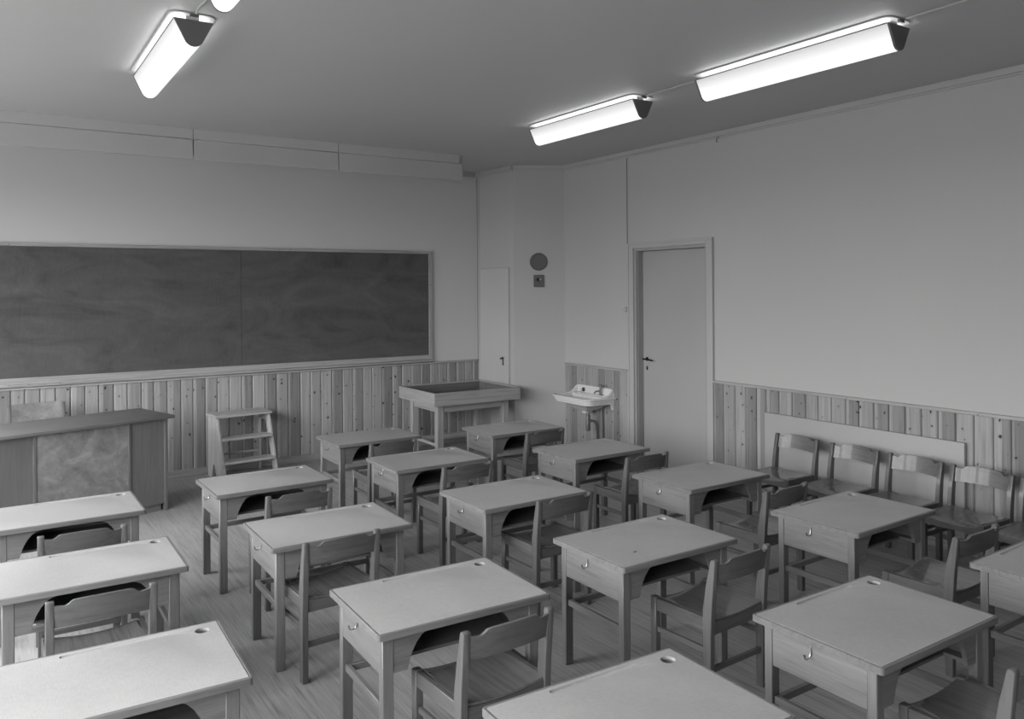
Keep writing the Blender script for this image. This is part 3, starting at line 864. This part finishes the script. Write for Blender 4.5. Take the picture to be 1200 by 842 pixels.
# ================================================================== SAND TABLE
sd = empty('sand_table', (4.139, 7.33, 0), radians(-.6))
tag(sd, 'pine sand table with a deep open tray on four legs in the front corner', 'table')
hx, hy_ = .497, .412; zt, zb = .684, .556; th = .022
for (x0, x1, y0, y1, mt) in ((-hx, hx, -hy_, -hy_ + th, 'pinex'), (-hx, hx, hy_ - th, hy_, 'pinex')):
    m = MB(); m.box(x0, x1, y0, y1, zb, zt, bev=.002); m.build('tray_side', mt, sd)
for (x0, x1) in ((-hx, -hx + th), (hx - th, hx)):
    m = MB(); m.box(x0, x1, -hy_ + th + .0005, hy_ - th - .0005, zb, zt, bev=.002); m.build('tray_side', 'piney', sd)
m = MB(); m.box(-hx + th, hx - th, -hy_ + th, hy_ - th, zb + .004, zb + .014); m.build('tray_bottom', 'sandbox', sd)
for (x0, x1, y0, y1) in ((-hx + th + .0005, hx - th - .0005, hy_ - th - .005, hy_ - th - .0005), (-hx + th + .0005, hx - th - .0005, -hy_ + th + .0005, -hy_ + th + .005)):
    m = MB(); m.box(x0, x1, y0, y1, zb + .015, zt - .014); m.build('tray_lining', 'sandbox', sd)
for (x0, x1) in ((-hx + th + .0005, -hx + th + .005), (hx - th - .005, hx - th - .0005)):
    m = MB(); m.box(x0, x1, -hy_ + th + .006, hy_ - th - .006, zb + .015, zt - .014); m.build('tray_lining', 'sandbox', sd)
lw = .068
for sx in (-1, 1):
    for sy in (-1, 1):
        xa = sx * .415; xb = xa - sx * lw; ya = sy * .315; yb = ya - sy * lw
        m = MB(); m.box(min(xa, xb), max(xa, xb), min(ya, yb), max(ya, yb), 0, zb - .0005, bev=.004); m.build('leg', 'pinez', sd)
        if sy > 0: pass
for sy in (-1, 1):
    y0 = sy * .300; y1 = y0 - sy * .02
    m = MB(); m.box(-.346, .346, min(y0, y1), max(y0, y1), .478, zb - .0005, bev=.002); m.build('apron', 'pinex', sd)
for sx in (-1, 1):
    x0 = sx * .400; x1 = x0 - sx * .02
    m = MB(); m.box(min(x0, x1), max(x0, x1), -.246, .246, .478, zb - .0005, bev=.002); m.build('apron', 'piney', sd)
    m = MB(); m.box(min(x0, x1), max(x0, x1), -.246, .246, .135, .165, bev=.002); m.build('stretcher', 'piney', sd)
m = MB(); m.box(-.346, .346, .270, .290, .095, .150, bev=.002); m.build('stretcher', 'pinex', sd)

# ================================================================== WASHBASIN  (local: y out of the wall, x along it)
wb = empty('washbasin', (RIGHT_X - .0155, 6.366, 0), radians(90))
tag(wb, 'white porcelain washbasin with tap on the wainscot left of the door', 'washbasin')
def bas(sx, y1, r, z, n=6, y0=.0):
    """outline open to the wall, rounded front corners"""
    pts = [(-sx, y0)]
    for i in range(n + 1):
        a = radians(180 - 90 * i / n); pts.append((-sx + r + r * cos(a), y1 - r + r * sin(a)))
    for i in range(n + 1):
        a = radians(90 - 90 * i / n); pts.append((sx - r + r * cos(a), y1 - r + r * sin(a)))
    pts.append((sx, y0))
    return [(p[0], p[1], z) for p in pts]
m = MB()
m.rings([bas(.306, .355, .085, .622), bas(.313, .362, .09, .612), bas(.310, .359, .09, .602), bas(.299, .347, .09, .598), bas(.298, .345, .09, .578),
         bas(.290, .336, .09, .574), bas(.288, .332, .09, .556), bas(.272, .318, .09, .548), bas(.20, .285, .10, .535, y0=.03), bas(.17, .25, .10, .515, y0=.045),
         bas(.125, .215, .08, .485, y0=.06), bas(.075, .185, .05, .470, y0=.08), bas(.045, .165, .035, .466, y0=.095), bas(.040, .162, .03, .445, y0=.10)], cap0=False, cap1=True)
m.rings([bas(.306, .355, .085, .622), bas(.280, .328, .07, .621, y0=.075), bas(.266, .316, .065, .610, y0=.09), bas(.235, .295, .07, .56, y0=.10),
         bas(.16, .235, .07, .520, y0=.115), bas(.05, .19, .03, .510, y0=.13)], cap0=False, cap1=True)
basin = m.build('basin', 'white', wb)
# splash back with swept ends
m = MB(); m.prism([(-.30, .60), (.30, .60), (.30, .655), (.285, .690), (.262, .701), (-.262, .701), (-.285, .690), (-.30, .655)], .001, .019, 'y', .003, 2)
m.prism([(-.24, .61), (.24, .61), (.235, .628), (-.235, .628)], .019, .072, 'y', .004, 2)
for sx in (-1, 1):
    m.prism([(.0195, .610), (.150, .610), (.150, .620), (.115, .626), (.085, .638), (.060, .655), (.040, .676), (.0195, .694)], sx * .272, sx * .294, 'x', .003, 2)
m.build('splashback', 'white', wb)
for sx in (-1, 1):
    m = MB(); m.prism([(0.001, .580), (.045, .580), (.075, .566), (.045, .552), (.032, .530), (.026, .500), (.014, .488), (.001, .498)], sx * .272, sx * .296, 'x', .002); m.build('wall_bracket', 'white', wb)
tp = MB()
tp.lathe([(.018, .632), (.018, .640), (.011, .645), (.011, .690), (.013, .694), (.013, .704), (.006, .712), (.006, .725)], (-.135, .050, 0), 'z', 14)
tp.tube([(-.135, .050, .668), (-.135, .075, .672), (-.133, .105, .670), (-.132, .125, .655), (-.132, .128, .642)], [.009, .009, .008, .0075, .0075], 10)
tp.tube([(-.165, .050, .725), (-.105, .050, .728)], .006, 8); tp.tube([(-.135, .025, .727), (-.135, .075, .727)], .006, 8)
tp.build('tap', 'chrome', wb)
m = MB(); m.lathe([(.020, .021), (.020, .030), (.012, .036)], (.165, 0, .655), 'y', 18); m.build('plug', 'black', wb)
m = MB(); m.tube([(.165, .034, .65), (.18, .05, .636), (.20, .07, .630), (.21, .09, .627)], .003, 6); m.build('plug_chain', 'chrome', wb)
m = MB(); m.box(-.015, .018, .2945, .2985, .585, .592); m.build('overflow_slot', 'black', basin)
m = MB(); m.lathe([(.026, .458), (.026, .450), (.016, .446), (.016, .425), (.024, .420), (.024, .345), (.026, .343), (.026, .285), (.022, .272), (.010, .268)], (-.045, .135, 0), 'z', 18)
m.tube([(-.045, .150, .365), (-.045, .115, .366), (-.045, .075, .364), (-.045, .045, .352), (-.045, .030, .325), (-.045, .026, .28), (-.045, .026, .02)], .013, 12)
m.tube([(-.045, .118, .366), (-.045, .106, .366)], .018, 12); m.build('drain_trap', 'chrome', wb)
m = MB(); m.tube([(-.125, .022, .0), (-.125, .022, .50), (-.13, .04, .56)], .009, 10); m.build('supply_pipe', 'midpaint', wb)

# ================================================================== TEACHER'S DESK
A16 = radians(16)
td = empty('teachers_desk', (1.18, 6.694, 0), A16)       # local origin: lower right front edge of the end panel
tag(td, 'large wooden teacher\'s desk with panelled front at the left', 'desk')
TW, TD_ = 1.225, .53
m = MB(); m.box(-TW - .045, .045, -.035, TD_ + .03, .712, .736, bev=.005, seg=2); m.build('desk_top', 'lectx', td)
for (a, b) in ((-.022, 0), (-TW, -TW + .022)):
    m = MB(); m.box(a, b, .0, TD_, 0.0, .7115, bev=.002); m.build('end_panel', 'lectz', td)
for (a, b, mt, y) in ((-.2795, -.0225, 'lectz', .014), (-TW + .0225, -.9445, 'lectz', .014)):
    m = MB(); m.box(a, b, y, y + .012, .055, .7115); m.build('front_panel', mt, td)
m = MB(); m.box(-.9235, -.2985, .010, .022, .10, .7115); m.build('front_panel', 'mottled', td)
for (a, b) in ((-.298, -.280), (-.944, -.924)):
    m = MB(); m.box(a, b, .002, TD_ - .02, .0555, .7115, bev=.002); m.build('divider', 'lectz', td)
for (a, b) in ((-.278, -.04), (-TW + .04, -.946)):
    m = MB(); m.box(a, b, .030, TD_ - .03, 0, .0545); m.build('plinth', 'lectx', td)
    m = MB(); m.box(a + .002, b - .002, .0275, TD_ - .02, .0555, .70); ped = m.build('drawer_case', 'lectx', td)
    for q in range(3):
        m = MB(); z0 = .07 + q * .208; m.box(a + .006, b - .006, TD_ - .0195, TD_ - .004, z0, z0 + .20, bev=.002); dr = m.build('drawer_front', 'lectx', ped)
# chair of the teacher
tc_ = empty('teachers_chair', (.362, 7.36, 0), radians(184))
tag(tc_, 'teacher\'s chair with a pale plywood back behind the teacher\'s desk', 'chair')
# local: backrest at -y; seat front +y
for s in (-1, 1):
    m = MB(); a, b = s * .205, s * .177
    m.prism([(-.20, 0), (-.165, 0), (-.16, .43), (-.185, .60), (-.225, .79), (-.245, .79), (-.215, .60), (-.195, .43)], min(a, b), max(a, b), 'x', .003); m.build('rear_leg', 'lectz', tc_)
    m = MB(); m.box(min(a, b), max(a, b), .165, .195, 0, .425, bev=.003); m.build('front_leg', 'lectz', tc_)
    m = MB(); a2_, b2_ = s * .200, s * .182; m.box(min(a2_, b2_), max(a2_, b2_), -.1595, .1645, .37, .425, bev=.002); m.build('side_rail', 'lecty', tc_)
m = MB(); m.box(-.176, .176, .17, .19, .37, .425, bev=.002); m.build('front_rail', 'lectx', tc_)
m = MB(); m.box(-.176, .176, -.19, -.17, .37, .425, bev=.002); m.build('rear_rail', 'lectx', tc_)
m = MB(); m.box(-.210, .210, -.158, .205, .4255, .443, bev=.005, seg=2); m.build('seat', 'seat', tc_)
m = MB(); bm = m.bm; n = 14; F = []
for i in range(n + 1):
    u = -1 + 2 * i / n; x = .176 * u; yc = -.018 * (1 - u * u)
    F.append([(x, -.192 + yc, .62), (x, -.226 + yc, .797), (x, -.236 + yc, .797), (x, -.202 + yc, .62)])
m.rings(F); m.build('backrest', 'mottled', tc_)
